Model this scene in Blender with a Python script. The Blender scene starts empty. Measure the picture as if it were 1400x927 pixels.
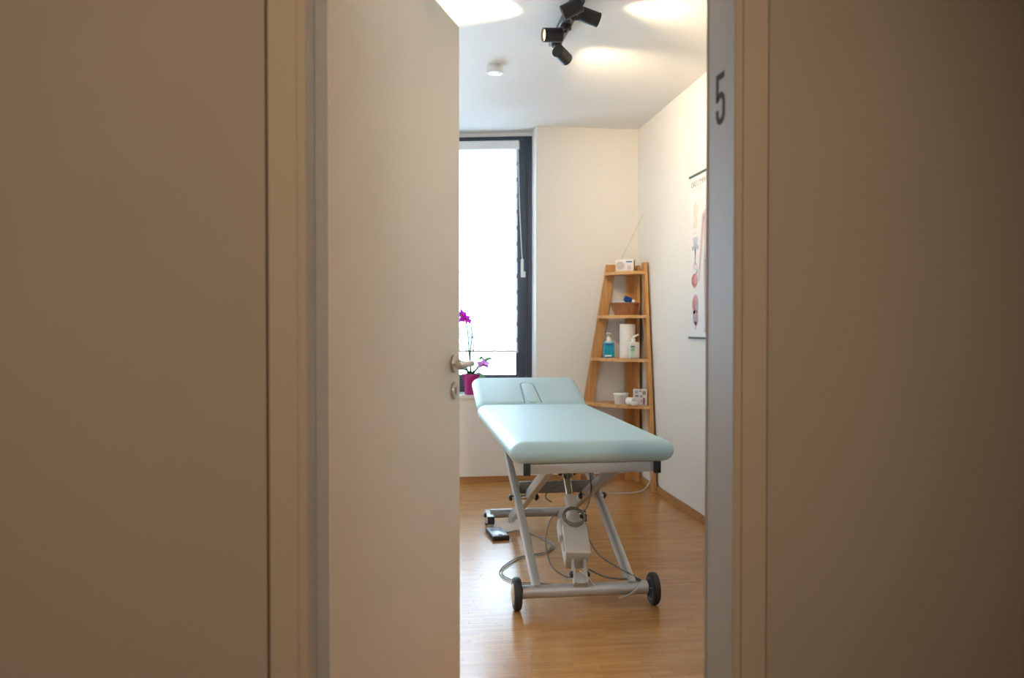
import bpy, bmesh, math, random
from mathutils import Vector, Matrix, Euler

# ------------------------------------------------------------------ camera
SC = bpy.context.scene
COL = SC.collection
cam_d = bpy.data.cameras.new('camera')
cam_d.sensor_width = 36.0
cam_d.lens = 36.0 * 1130.0 / 1400.0
cam_d.clip_start = 0.02
cam_d.dof.use_dof = True
cam_d.dof.focus_distance = 3.7
cam_d.dof.aperture_fstop = 3.0
cam = bpy.data.objects.new('camera', cam_d)
cam.location = (0, 0, 1.15)
cam.rotation_euler = (math.pi / 2 - 0.01637, 0, -math.atan(145 / 1130))
COL.objects.link(cam)
SC.camera = cam

# ------------------------------------------------------------------ sky: bright overcast
W = bpy.data.worlds.new('overcast_sky')
SC.world = W
W.use_nodes = True
nt = W.node_tree
bg = nt.nodes['Background']
tc = nt.nodes.new('ShaderNodeTexCoord')
sx = nt.nodes.new('ShaderNodeSeparateXYZ')
rp = nt.nodes.new('ShaderNodeValToRGB')
rp.color_ramp.elements[0].position = 0.35
rp.color_ramp.elements[0].color = (0.58, 0.74, 0.94, 1)
rp.color_ramp.elements[1].position = 0.75
rp.color_ramp.elements[1].color = (0.63, 0.80, 0.98, 1)
mr = nt.nodes.new('ShaderNodeMapRange')
mr.inputs['From Min'].default_value = -1
mr.inputs['From Max'].default_value = 1
nt.links.new(tc.outputs['Generated'], sx.inputs[0])
nt.links.new(sx.outputs['Z'], mr.inputs['Value'])
nt.links.new(mr.outputs['Result'], rp.inputs[0])
nt.links.new(rp.outputs[0], bg.inputs['Color'])
bg.inputs['Strength'].default_value = 30.0

# ------------------------------------------------------------------ lights
def area(name, loc, rot, sx_, sy_, watt, col, portal=False):
    d = bpy.data.lights.new(name, 'AREA')
    d.shape = 'RECTANGLE'
    d.size = sx_
    d.size_y = sy_
    d.energy = watt
    d.color = col
    if portal:
        d.cycles.is_portal = True
    o = bpy.data.objects.new(name, d)
    o.location = loc
    o.rotation_euler = rot
    COL.objects.link(o)
    return o
# unseen warm spot added behind the camera, its soft pool fading like lens vignetting
cs = bpy.data.lights.new('added_corridor_spot', 'SPOT')
cs.energy = 150.0
cs.color = (1.0, 0.745, 0.51)
cs.spot_size = math.radians(71)
cs.spot_blend = 1.0
cs.shadow_soft_size = 0.06
co_ = bpy.data.objects.new('added_corridor_spot', cs)
co_.location = (0.26, -1.35, 2.30)
co_.rotation_euler = (Vector((-0.14, 1.55, 1.14)) - co_.location).to_track_quat('-Z', 'Y').to_euler()
COL.objects.link(co_)
WANG = math.radians(12)                     # the outer wall stands askew by this angle
area('window_portal', (-0.16, 6.58, 1.6), (math.pi / 2, 0, math.pi - WANG), 2.4, 2.1, 1.0, (1, 1, 1), True)
SPOT_WATT = 68.0
SPOT_COL = (1.0, 0.75, 0.45)

vs = SC.view_settings
SC.display_settings.display_device = 'sRGB'
vs.view_transform = 'Standard'
vs.look = 'None'
vs.exposure = 0.14
vs.gamma = 1.0
vs.use_curve_mapping = False
cy = SC.cycles
cy.use_denoising = True
cy.max_bounces = 10
cy.diffuse_bounces = 6
cy.glossy_bounces = 4
cy.transmission_bounces = 8
cy.transparent_max_bounces = 12
cy.sample_clamp_indirect = 20.0
cy.caustics_reflective = False
cy.caustics_refractive = False

# ------------------------------------------------------------------ materials
def lin(r, g, b):
    def c(v):
        v /= 255.0
        return v / 12.92 if v <= 0.04045 else ((v + 0.055) / 1.055) ** 2.4
    return (c(r), c(g), c(b))

def mat(name, col, rough=0.5, metal=0.0, var=0.05, scale=25.0, bump=0.0, stretch=(1, 1, 1), spec=0.5,
        col2=None, coat=0.0, trans=0.0):
    m = bpy.data.materials.new(name)
    m.use_nodes = True
    t = m.node_tree
    b = t.nodes['Principled BSDF']
    b.inputs['Roughness'].default_value = rough
    b.inputs['Metallic'].default_value = metal
    b.inputs['Specular IOR Level'].default_value = spec
    b.inputs['Coat Weight'].default_value = coat
    b.inputs['Transmission Weight'].default_value = trans
    co = t.nodes.new('ShaderNodeTexCoord')
    mp = t.nodes.new('ShaderNodeMapping')
    mp.inputs['Scale'].default_value = stretch
    nz = t.nodes.new('ShaderNodeTexNoise')
    nz.inputs['Scale'].default_value = scale
    nz.inputs['Detail'].default_value = 4
    rm = t.nodes.new('ShaderNodeValToRGB')
    c2 = col2 if col2 else tuple(min(1, c * (1 + var)) for c in col)
    c1 = tuple(c * (1 - var) for c in col) if not col2 else col
    rm.color_ramp.elements[0].position = 0.3
    rm.color_ramp.elements[1].position = 0.7
    rm.color_ramp.elements[0].color = (*c1, 1)
    rm.color_ramp.elements[1].color = (*c2, 1)
    t.links.new(co.outputs['Object'], mp.inputs['Vector'])
    t.links.new(mp.outputs[0], nz.inputs['Vector'])
    t.links.new(nz.outputs['Fac'], rm.inputs[0])
    t.links.new(rm.outputs[0], b.inputs['Base Color'])
    if bump:
        bp = t.nodes.new('ShaderNodeBump')
        bp.inputs['Strength'].default_value = bump
        bp.inputs['Distance'].default_value = 0.002
        t.links.new(nz.outputs['Fac'], bp.inputs['Height'])
        t.links.new(bp.outputs[0], b.inputs['Normal'])
    return m

def emit_mat(name, col, s):
    m = bpy.data.materials.new(name)
    m.use_nodes = True
    t = m.node_tree
    t.nodes.remove(t.nodes['Principled BSDF'])
    e = t.nodes.new('ShaderNodeEmission')
    e.inputs[0].default_value = (*col, 1)
    e.inputs[1].default_value = s
    t.links.new(e.outputs[0], t.nodes['Material Output'].inputs[0])
    return m

def cloth_mat(name, col, through, hole):
    """white blind cloth: lets daylight glow through, with a share of open weave"""
    m = bpy.data.materials.new(name)
    m.use_nodes = True
    t = m.node_tree
    t.nodes.remove(t.nodes['Principled BSDF'])
    d = t.nodes.new('ShaderNodeBsdfDiffuse')
    tr = t.nodes.new('ShaderNodeBsdfTranslucent')
    tp = t.nodes.new('ShaderNodeBsdfTransparent')
    nz = t.nodes.new('ShaderNodeTexNoise')
    nz.inputs['Scale'].default_value = 400
    rm = t.nodes.new('ShaderNodeValToRGB')
    rm.color_ramp.elements[0].color = (*[c * 0.95 for c in col], 1)
    rm.color_ramp.elements[1].color = (*col, 1)
    t.links.new(nz.outputs['Fac'], rm.inputs[0])
    for n in (d, tr):
        t.links.new(rm.outputs[0], n.inputs[0])
    m1 = t.nodes.new('ShaderNodeMixShader')
    m1.inputs[0].default_value = through
    m2 = t.nodes.new('ShaderNodeMixShader')
    m2.inputs[0].default_value = hole
    t.links.new(d.outputs[0], m1.inputs[1])
    t.links.new(tr.outputs[0], m1.inputs[2])
    t.links.new(m1.outputs[0], m2.inputs[1])
    t.links.new(tp.outputs[0], m2.inputs[2])
    t.links.new(m2.outputs[0], t.nodes['Material Output'].inputs[0])
    return m

def pane_mat():
    m = bpy.data.materials.new('window_glass')
    m.use_nodes = True
    t = m.node_tree
    t.nodes.remove(t.nodes['Principled BSDF'])
    tp = t.nodes.new('ShaderNodeBsdfTransparent')
    tp.inputs[0].default_value = (0.93, 0.97, 0.97, 1)
    g = t.nodes.new('ShaderNodeBsdfGlossy')
    g.inputs['Roughness'].default_value = 0.02
    fr = t.nodes.new('ShaderNodeFresnel')
    fr.inputs[0].default_value = 1.45
    mx = t.nodes.new('ShaderNodeMixShader')
    t.links.new(fr.outputs[0], mx.inputs[0])
    t.links.new(tp.outputs[0], mx.inputs[1])
    t.links.new(g.outputs[0], mx.inputs[2])
    t.links.new(mx.outputs[0], t.nodes['Material Output'].inputs[0])
    return m

def floor_mat():
    """oiled bamboo strips: a tone per strip from the mesh, fine fibre grain along x"""
    m = bpy.data.materials.new('bamboo_strip')
    m.use_nodes = True
    t = m.node_tree
    b = t.nodes['Principled BSDF']
    at = t.nodes.new('ShaderNodeAttribute')
    at.attribute_name = 'tone'
    geo = t.nodes.new('ShaderNodeNewGeometry')
    mp = t.nodes.new('ShaderNodeMapping')
    mp.inputs['Scale'].default_value = (3.0, 160.0, 1)
    nz = t.nodes.new('ShaderNodeTexNoise')
    nz.inputs['Scale'].default_value = 1.5
    nz.inputs['Detail'].default_value = 3
    t.links.new(geo.outputs['Position'], mp.inputs[0])
    t.links.new(mp.outputs[0], nz.inputs['Vector'])
    ad = t.nodes.new('ShaderNodeMath')
    ad.operation = 'MULTIPLY_ADD'
    ad.inputs[1].default_value = 0.72
    t.links.new(nz.outputs['Fac'], ad.inputs[0])
    sc = t.nodes.new('ShaderNodeMath')
    sc.operation = 'MULTIPLY'
    sc.inputs[1].default_value = 0.42
    t.links.new(at.outputs['Fac'], sc.inputs[0])
    t.links.new(sc.outputs[0], ad.inputs[2])
    rm = t.nodes.new('ShaderNodeValToRGB')
    e = rm.color_ramp.elements
    e[0].position = 0.2
    e[0].color = (0.35, 0.142, 0.032, 1)
    e[1].position = 0.95
    e[1].color = (0.56, 0.275, 0.080, 1)
    t.links.new(ad.outputs[0], rm.inputs[0])
    t.links.new(rm.outputs[0], b.inputs['Base Color'])
    b.inputs['Roughness'].default_value = 0.27
    b.inputs['Specular IOR Level'].default_value = 0.62
    bp = t.nodes.new('ShaderNodeBump')
    bp.inputs['Strength'].default_value = 0.06
    bp.inputs['Distance'].default_value = 0.001
    t.links.new(nz.outputs['Fac'], bp.inputs['Height'])
    t.links.new(bp.outputs[0], b.inputs['Normal'])
    return m

def wood_mat(name, c1, c2, stretch, rough=0.45):
    return mat(name, c1, rough, col2=c2, scale=6.0, stretch=stretch, bump=0.08)

PLASTER = mat('white_plaster', (0.80, 0.775, 0.735), 0.85, var=0.015, scale=60, bump=0.06, spec=0.2)
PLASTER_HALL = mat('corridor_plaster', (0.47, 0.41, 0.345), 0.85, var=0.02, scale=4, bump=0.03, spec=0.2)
CEILING = mat('ceiling_plaster', (0.80, 0.79, 0.77), 0.9, var=0.012, scale=50, bump=0.05, spec=0.2)
FRAME_STEEL = mat('painted_steel_frame', (0.55, 0.462, 0.365), 0.6, var=0.02, scale=8, spec=0.3)
DOOR_PAINT = mat('door_laminate', (0.83, 0.71, 0.575), 0.5, var=0.015, scale=6)
SEAL = mat('grey_rubber_seal', (0.44, 0.44, 0.44), 0.7, var=0.03)
NUMBER = mat('grey_number_film', lin(84, 72, 66), 0.85, var=0.02, spec=0.15)
STEEL = mat('brushed_steel', (0.62, 0.56, 0.50), 0.33, metal=1.0, var=0.04, stretch=(1, 1, 12))
DARKHOLE = mat('dark_keyhole', (0.02, 0.018, 0.016), 0.8)
ANTHRACITE = mat('anthracite_window_frame', (0.045, 0.060, 0.088), 0.45, var=0.05)
GLASS = pane_mat()
SILL = mat('white_window_sill', (0.80, 0.80, 0.80), 0.3, var=0.01)
BLIND_CLOTH = cloth_mat('blind_fabric', (0.93, 0.94, 0.95), 0.62, 0.20)
BLIND_SHEER = cloth_mat('blind_sheer_mesh', (0.93, 0.94, 0.95), 0.55, 0.70)
BLIND_PLASTIC = mat('white_blind_plastic', (0.82, 0.83, 0.84), 0.35, var=0.01)
FLOOR_WOOD = floor_mat()
SUBFLOOR = mat('dark_subfloor', (0.16, 0.085, 0.035), 0.8, var=0.1)
BASE_WOOD = wood_mat('baseboard_bamboo', (0.36, 0.165, 0.055), (0.50, 0.26, 0.10), (0.6, 0.6, 8))
SHELF_UP = wood_mat('pine_upright', (0.50, 0.235, 0.070), (0.66, 0.36, 0.135), (9, 9, 0.8))
SHELF_FLAT = wood_mat('pine_shelf_board', (0.55, 0.28, 0.095), (0.70, 0.41, 0.17), (0.8, 9, 9))
VINYL = mat('aqua_vinyl', (0.405, 0.555, 0.585), 0.50, var=0.02, scale=120, bump=0.03)
SEAM = mat('teal_seam', (0.10, 0.25, 0.27), 0.6)
TABLE_METAL = mat('silver_grey_paint', (0.47, 0.46, 0.45), 0.34, metal=0.35, var=0.02, scale=90)
TABLE_BEAM = mat('dark_grey_paint', (0.24, 0.22, 0.20), 0.4, metal=0.3, var=0.02)
CHROME = mat('chrome', (0.75, 0.72, 0.68), 0.1, metal=1.0, var=0.01)
BLACK_PL = mat('black_plastic', (0.012, 0.012, 0.014), 0.45, var=0.1)
RUBBER = mat('black_tyre_rubber', (0.018, 0.017, 0.017), 0.6, var=0.1)
HUB = mat('cream_hub_cap', (0.62, 0.53, 0.40), 0.4, var=0.02)
HUB_GREY = mat('grey_wheel_core', (0.16, 0.165, 0.175), 0.5)
MOTOR = mat('warm_grey_motor_plastic', (0.52, 0.49, 0.45), 0.45, var=0.02)
CABLE = mat('grey_cable', (0.17, 0.145, 0.125), 0.5, var=0.03)
CABLE_LIGHT = mat('pale_grey_cable', (0.55, 0.53, 0.51), 0.5, var=0.03)
KEYPAD = mat('pale_blue_keypad', (0.50, 0.60, 0.70), 0.3, var=0.03)
WHITE_PL = mat('white_plastic', (0.80, 0.78, 0.75), 0.35, var=0.01)
WHITE_SOFT = mat('soft_white_plastic', (0.72, 0.69, 0.68), 0.4, var=0.02)
PAPER = mat('paper_towel', (0.86, 0.83, 0.79), 0.9, var=0.03, scale=40, bump=0.3)
BLUE_LIQ = mat('blue_gel_bottle', (0.010, 0.33, 0.50), 0.2, var=0.05)
BLUE_TOP = mat('clear_bottle_shoulder', (0.40, 0.62, 0.72), 0.2, var=0.03)
INK_NAVY = mat('navy_print', (0.03, 0.06, 0.20), 0.5)
INK_WHITE = mat('white_print', (0.78, 0.86, 0.88), 0.5)
INK_GREEN = mat('green_print', (0.28, 0.60, 0.34), 0.5)
INK_PALEGREEN = mat('pale_green_print', (0.50, 0.76, 0.55), 0.5)
INK_GREY = mat('grey_print', (0.33, 0.31, 0.32), 0.6)
INK_PURPLE = mat('purple_print', (0.30, 0.16, 0.24), 0.6)
INK_ROSE = mat('rose_print', (0.66, 0.42, 0.42), 0.7, var=0.15, scale=60)
INK_SKIN = mat('pale_rose_print', (0.72, 0.56, 0.55), 0.7, var=0.05, scale=30)
INK_MAUVE = mat('mauve_print', (0.50, 0.36, 0.44), 0.7, var=0.1, scale=60)
INK_BLUEGREY = mat('blue_grey_print', (0.42, 0.44, 0.53), 0.7, var=0.1)
INK_TAN = mat('pale_tan_print', (0.76, 0.66, 0.59), 0.7, var=0.05)
INK_RED = mat('red_print', (0.58, 0.22, 0.20), 0.7, var=0.15, scale=80)
CARD = mat('white_carton', (0.76, 0.73, 0.72), 0.6, var=0.02)
RADIO_WHITE = mat('radio_front_white', (0.80, 0.75, 0.73), 0.4, var=0.01)
RADIO_DARK = mat('radio_back_dark', (0.035, 0.033, 0.035), 0.5)
SCREEN_BLUE = mat('blue_display', (0.05, 0.22, 0.55), 0.15)
GRILLE = mat('grey_speaker_grille', (0.52, 0.48, 0.47), 0.7)
WICKER = mat('brown_wicker', (0.33, 0.125, 0.045), 0.6, var=0.15, scale=70, bump=0.2)
CLOTH_BLUE = mat('royal_blue_plastic', (0.006, 0.055, 0.26), 0.4, var=0.1)
FILM = mat('pale_lilac_film', (0.62, 0.59, 0.60), 0.4, var=0.08)
OCHRE = mat('ochre_wrapper', (0.58, 0.27, 0.05), 0.4, var=0.1)
POSTER = mat('poster_paper', (0.80, 0.775, 0.765), 0.5, var=0.01)
RAIL_GREEN = mat('dark_green_rail', (0.045, 0.085, 0.075), 0.4)
POT = mat('magenta_glazed_pot', (0.40, 0.012, 0.16), 0.22, var=0.04)
def thin_mat(name, col, col2, through):
    m = mat(name, col, 0.45, col2=col2, scale=30)
    t = m.node_tree
    b = t.nodes['Principled BSDF']
    tr = t.nodes.new('ShaderNodeBsdfTranslucent')
    src = b.inputs['Base Color'].links[0].from_socket
    t.links.new(src, tr.inputs[0])
    mx = t.nodes.new('ShaderNodeMixShader')
    mx.inputs[0].default_value = through
    t.links.new(b.outputs[0], mx.inputs[1])
    t.links.new(tr.outputs[0], mx.inputs[2])
    t.links.new(mx.outputs[0], t.nodes['Material Output'].inputs[0])
    return m
LEAF = thin_mat('orchid_leaf_green', (0.03, 0.16, 0.02), (0.07, 0.28, 0.035), 0.10)
STEM = mat('orchid_stem', (0.03, 0.10, 0.10), 0.5, var=0.15)
STAKE = mat('plant_stake', (0.015, 0.09, 0.14), 0.5)
PETAL = thin_mat('magenta_petal', (0.60, 0.02, 0.56), (0.80, 0.06, 0.74), 0.35)
PETAL_PALE = thin_mat('pale_pink_petal', (0.55, 0.25, 0.55), (0.66, 0.38, 0.62), 0.3)
LIP = mat('crimson_petal', (0.45, 0.01, 0.20), 0.5)
BARK = mat('bark_chips', (0.06, 0.04, 0.02), 0.9, var=0.3, bump=0.4)
LAMP_BLACK = mat('black_lamp_metal', (0.022, 0.018, 0.016), 0.45, metal=0.2, var=0.05)
LAMP_BAR = mat('dark_grey_lamp_bar', (0.085, 0.082, 0.085), 0.35, metal=0.5, var=0.03)
LENS = emit_mat('lamp_lens', (1.0, 0.72, 0.40), 6.0)
DETECTOR = mat('white_detector', (0.78, 0.77, 0.76), 0.4, var=0.01)

# ------------------------------------------------------------------ mesh helpers
class G:
    def __init__(self):
        self.bm = bmesh.new()
    def _take(self, fn, mtx=None):
        before = set(self.bm.verts)
        fn()
        vs_ = [v for v in self.bm.verts if v not in before]
        if mtx is not None:
            bmesh.ops.transform(self.bm, matrix=mtx, verts=vs_)
        return vs_
    def box(self, c, s, rot=(0, 0, 0), bevel=0.0, seg=2):
        t = bmesh.new()
        bmesh.ops.create_cube(t, size=1.0)
        bmesh.ops.scale(t, vec=s, verts=t.verts)
        if bevel > 0:
            bmesh.ops.bevel(t, geom=t.edges[:], offset=min(bevel, min(s) * 0.49), segments=seg, affect='EDGES', profile=0.5)
        m = Matrix.Translation(c) @ (rot if isinstance(rot, Matrix) else Euler(rot).to_matrix().to_4x4())
        return self.merge(t, m)
    def b2(self, lo, hi, bevel=0.0, seg=2):
        c = [(a + b) / 2 for a, b in zip(lo, hi)]
        return self.box(c, [b - a for a, b in zip(lo, hi)], bevel=bevel, seg=seg)
    def merge(self, t, m):
        me = bpy.data.meshes.new('tmp')
        t.to_mesh(me)
        t.free()
        me.transform(m)
        self.bm.from_mesh(me)
        bpy.data.meshes.remove(me)
        return self
    def bar(self, p0, p1, w, h, up=(0, 0, 1), bevel=0.003):
        """rectangular tube from p0 to p1, w sideways, h along up"""
        p0, p1 = Vector(p0), Vector(p1)
        d = (p1 - p0)
        L = d.length
        y = d.normalized()
        x = y.cross(Vector(up)).normalized()
        z = x.cross(y)
        m = Matrix((x, y, z)).transposed().to_4x4()
        m.translation = (p0 + p1) / 2
        return self.box((0, 0, 0), (w, L, h), rot=m, bevel=bevel) if False else self._bar(m, w, L, h, bevel)
    def _bar(self, m, w, L, h, bevel):
        t = bmesh.new()
        bmesh.ops.create_cube(t, size=1.0)
        bmesh.ops.scale(t, vec=(w, L, h), verts=t.verts)
        if bevel:
            bmesh.ops.bevel(t, geom=t.edges[:], offset=bevel, segments=2, affect='EDGES', profile=0.5)
        return self.merge(t, m)
    def cyl(self, p0, p1, r, r2=None, seg=24, bevel=0.0):
        p0, p1 = Vector(p0), Vector(p1)
        d = p1 - p0
        L = d.length
        if r2 is None:
            r2 = r
        prof = [(0, 0)]
        if bevel:
            prof += [(r - bevel, 0), (r - bevel * 0.3, bevel * 0.3), (r, bevel), (r2, L - bevel), (r2 - bevel * 0.3, L - bevel * 0.3), (r2 - bevel, L)]
        else:
            prof += [(r, 0), (r2, L)]
        prof += [(0, L)]
        return self.lathe(prof, p0, d, seg)
    def lathe(self, prof, base=(0, 0, 0), axis=(0, 0, 1), seg=28, sxy=(1, 1), rotz=0.0):
        q = Vector(axis).normalized().to_track_quat('Z', 'Y').to_matrix().to_4x4() if tuple(axis) != (0, 0, 1) else Matrix.Identity(4)
        m = Matrix.Translation(Vector(base)) @ q @ Matrix.Rotation(rotz, 4, 'Z') @ Matrix.Diagonal((sxy[0], sxy[1], 1, 1))
        bm = self.bm
        rings = []
        for r, z in prof:
            if r <= 1e-6:
                rings.append([bm.verts.new(m @ Vector((0, 0, z)))])
            else:
                rings.append([bm.verts.new(m @ Vector((r * math.cos(2 * math.pi * k / seg), r * math.sin(2 * math.pi * k / seg), z))) for k in range(seg)])
        for a, b in zip(rings, rings[1:]):
            for k in range(seg):
                k2 = (k + 1) % seg
                if len(a) == 1 and len(b) == 1:
                    break
                if len(a) == 1:
                    bm.faces.new((a[0], b[k2], b[k]))
                elif len(b) == 1:
                    bm.faces.new((a[k], a[k2], b[0]))
                else:
                    bm.faces.new((a[k], a[k2], b[k2], b[k]))
        return self
    def tube(self, pts, r, seg=8, res=6, smooth=True, taper=None):
        P = [Vector(p) for p in pts]
        if smooth and len(P) > 2:
            Q = []
            E_ = [2 * P[0] - P[1]] + P + [2 * P[-1] - P[-2]]
            for i in range(1, len(E_) - 2):
                p0, p1, p2, p3 = E_[i - 1:i + 3]
                for k in range(res):
                    t = k / res
                    Q.append(0.5 * ((2 * p1) + (-p0 + p2) * t + (2 * p0 - 5 * p1 + 4 * p2 - p3) * t * t + (-p0 + 3 * p1 - 3 * p2 + p3) * t ** 3))
            Q.append(P[-1])
            P = Q
        bm = self.bm
        n = len(P)
        ref = Vector((0, 0, 1))
        rings = []
        for i, p in enumerate(P):
            d = (P[min(i + 1, n - 1)] - P[max(i - 1, 0)]).normalized()
            if i == 0:
                if abs(d.dot(ref)) > 0.9:
                    ref = Vector((1, 0, 0))
            x = (ref - d * ref.dot(d)).normalized()
            ref = x
            y = d.cross(x)
            rr = r if taper is None else r * (1 + (taper - 1) * i / (n - 1))
            rings.append([bm.verts.new(p + x * rr * math.cos(2 * math.pi * k / seg) + y * rr * math.sin(2 * math.pi * k / seg)) for k in range(seg)])
        for a, b in zip(rings, rings[1:]):
            for k in range(seg):
                bm.faces.new((a[k], a[(k + 1) % seg], b[(k + 1) % seg], b[k]))
        bm.faces.new(rings[0][::-1])
        bm.faces.new(rings[-1])
        return self
    def prism(self, poly, z0, z1, m=None):
        """polygon in xy pulled from z0 to z1, then moved by m"""
        bm = self.bm
        m = m or Matrix.Identity(4)
        lo = [bm.verts.new(m @ Vector((x, y, z0))) for x, y in poly]
        hi = [bm.verts.new(m @ Vector((x, y, z1))) for x, y in poly]
        n = len(poly)
        fs = [bm.faces.new(lo[::-1]), bm.faces.new(hi)]
        for k in range(n):
            fs.append(bm.faces.new((lo[k], lo[(k + 1) % n], hi[(k + 1) % n], hi[k])))
        bmesh.ops.recalc_face_normals(bm, faces=fs)
        return self
    def blob(self, c, s, seed, amp=0.25, sub=2):
        t = bmesh.new()
        bmesh.ops.create_icosphere(t, subdivisions=sub, radius=1.0)
        rn = random.Random(seed)
        for v in t.verts:
            v.co *= 1 + rn.uniform(-amp, amp)
        return self.merge(t, Matrix.Translation(c) @ Matrix.Diagonal((s[0], s[1], s[2], 1)))
    def done(self, name, m, parent=None, smooth=True, ang=40, loc=None, rot=None):
        me = bpy.data.meshes.new(name)
        bmesh.ops.recalc_face_normals(self.bm, faces=self.bm.faces)
        self.bm.to_mesh(me)
        self.bm.free()
        me.materials.append(m)
        if smooth:
            me.polygons.foreach_set('use_smooth', [True] * len(me.polygons))
            me.set_sharp_from_angle(angle=math.radians(ang))
        o = bpy.data.objects.new(name, me)
        COL.objects.link(o)
        if parent:
            o.parent = parent
        if loc is not None:
            o.location = loc
        if rot is not None:
            o.rotation_euler = rot
        return o

def thing(name, label, cat, loc=(0, 0, 0), rotz=0.0, group=None):
    o = bpy.data.objects.new(name, None)
    o.empty_display_size = 0.05
    o.location = loc
    o.rotation_euler = (0, 0, rotz)
    COL.objects.link(o)
    o['label'] = label
    o['category'] = cat
    if group:
        o['group'] = group
    return o

def tag(o, label, cat, group=None):
    o['label'] = label
    o['category'] = cat
    if group:
        o['group'] = group
    return o

def struct(o, label=None, cat=None):
    o['kind'] = 'structure'
    if label:
        o['label'] = label
    if cat:
        o['category'] = cat
    return o

def text_mesh(name, body, size, m, parent, loc, rot, sx_=1.0, thick=0.0006):
    c = bpy.data.curves.new(name, 'FONT')
    c.body = body
    c.size = size
    c.extrude = thick
    tmp = bpy.data.objects.new(name, c)
    COL.objects.link(tmp)
    me = bpy.data.meshes.new_from_object(tmp.evaluated_get(bpy.context.evaluated_depsgraph_get()))
    bpy.data.objects.remove(tmp)
    bpy.data.curves.remove(c)
    me.name = name
    me.materials.clear()
    me.materials.append(m)
    o = bpy.data.objects.new(name, me)
    o.parent = parent
    o.location = loc
    o.rotation_euler = rot
    o.scale = (sx_, 1, 1)
    COL.objects.link(o)
    return o

# ------------------------------------------------------------------ main dimensions (metres)
XR = 1.725          # right wall of the treatment room
XL = -1.60          # its left wall
YB = 6.03           # its back wall
YD0, YD1 = 1.553, 1.683   # corridor face and room face of the wall with the door
ZC = 2.615
OX0, OX1 = -0.178, 0.633  # door opening
OZ = 2.060
YF = 1.541          # face of the steel door frame
NX = 0.953          # right end of the window niche
NL = -1.30          # left end of it
ZS = 0.640          # top of the sill

# ------------------------------------------------------------------ setting
g = G().b2((-2.6, -1.8, -0.12), (3.0, 7.2, -0.006))
floor = struct(g.done('floor', SUBFLOOR, smooth=False), 'bamboo strip floor running crosswise through the treatment room', 'floor')

rng = random.Random(7)
PITCH, SLEN, GAP = 0.0235, 0.235, 0.0004
TH = math.atan(145 / 1130)

def strip_bm(bm, x0, x1, y0, y1, dz, tone, lay):
    a, b = dz
    co = [(x0, y0, -0.008), (x1, y0, -0.008), (x1, y1, -0.008), (x0, y1, -0.008), (x0, y0, a), (x1, y0, a), (x1, y1, b), (x0, y1, b)]
    v = [bm.verts.new(c) for c in co]
    for f_ in ((4, 5, 6, 7), (0, 1, 5, 4), (1, 2, 6, 5), (2, 3, 7, 6), (3, 0, 4, 7)):
        bm.faces.new([v[i] for i in f_])
    for q in v:
        q[lay] = tone

def strip_mesh(name, tone, dz):
    bm = bmesh.new()
    lay = bm.verts.layers.float.new('tone')
    strip_bm(bm, 0, SLEN - GAP, 0, PITCH - GAP, dz, tone, lay)
    me = bpy.data.meshes.new(name)
    bm.to_mesh(me)
    bm.free()
    me.materials.append(FLOOR_WOOD)
    return me
variants = [strip_mesh('wood_strip', t, (-rng.uniform(0, 0.00007), -rng.uniform(0, 0.00007)))
            for t in (0.05, 0.2, 0.35, 0.45, 0.5, 0.55, 0.62, 0.7, 0.82, 0.98)]
bm_rest = bmesh.new()
lay_rest = bm_rest.verts.layers.float.new('tone')
n_single = 0
y = YD1 - 0.07
while y < YB - 0.001:
    x = XL - rng.uniform(0, SLEN)
    while x < XR:
        cx, cyy = x + SLEN / 2, y + PITCH / 2
        zc_ = cyy * math.cos(TH) + cx * math.sin(TH)
        px = 700 + 1130 * (cx * math.cos(TH) - cyy * math.sin(TH)) / zc_
        whole = XL <= x and x + SLEN <= XR - 0.02
        if n_single < 300 and y > 2.62 and whole and 610 < px < 985:
            o = bpy.data.objects.new('wood_strip', rng.choice(variants))
            o.location = (x, y, 0)
            o.parent = floor
            COL.objects.link(o)
            n_single += 1
        else:
            strip_bm(bm_rest, max(x, XL), min(x + SLEN, XR) - GAP, y, min(y + PITCH, YB) - GAP,
                     (-rng.uniform(0, 0.00007), -rng.uniform(0, 0.00007)), min(1, max(0, rng.gauss(0.5, 0.22))), lay_rest)
        x += SLEN
    y += PITCH
me = bpy.data.meshes.new('wood_strips')
bm_rest.to_mesh(me)
bm_rest.free()
me.materials.append(FLOOR_WOOD)
o = bpy.data.objects.new('wood_strips', me)
o.parent = floor
o['kind'] = 'stuff'
COL.objects.link(o)

# corridor floor covering so the corridor is not bare
g = G().b2((-2.4, -1.6, -0.006), (2.8, YD1 - 0.0705, 0.0))
struct(g.done('floor_corridor', mat('corridor_linoleum', (0.30, 0.24, 0.18), 0.5, var=0.05), smooth=False))

struct(G().b2((-2.6, -1.8, ZC), (3.0, 7.2, ZC + 0.15)).done('ceiling', CEILING, smooth=False))

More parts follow.
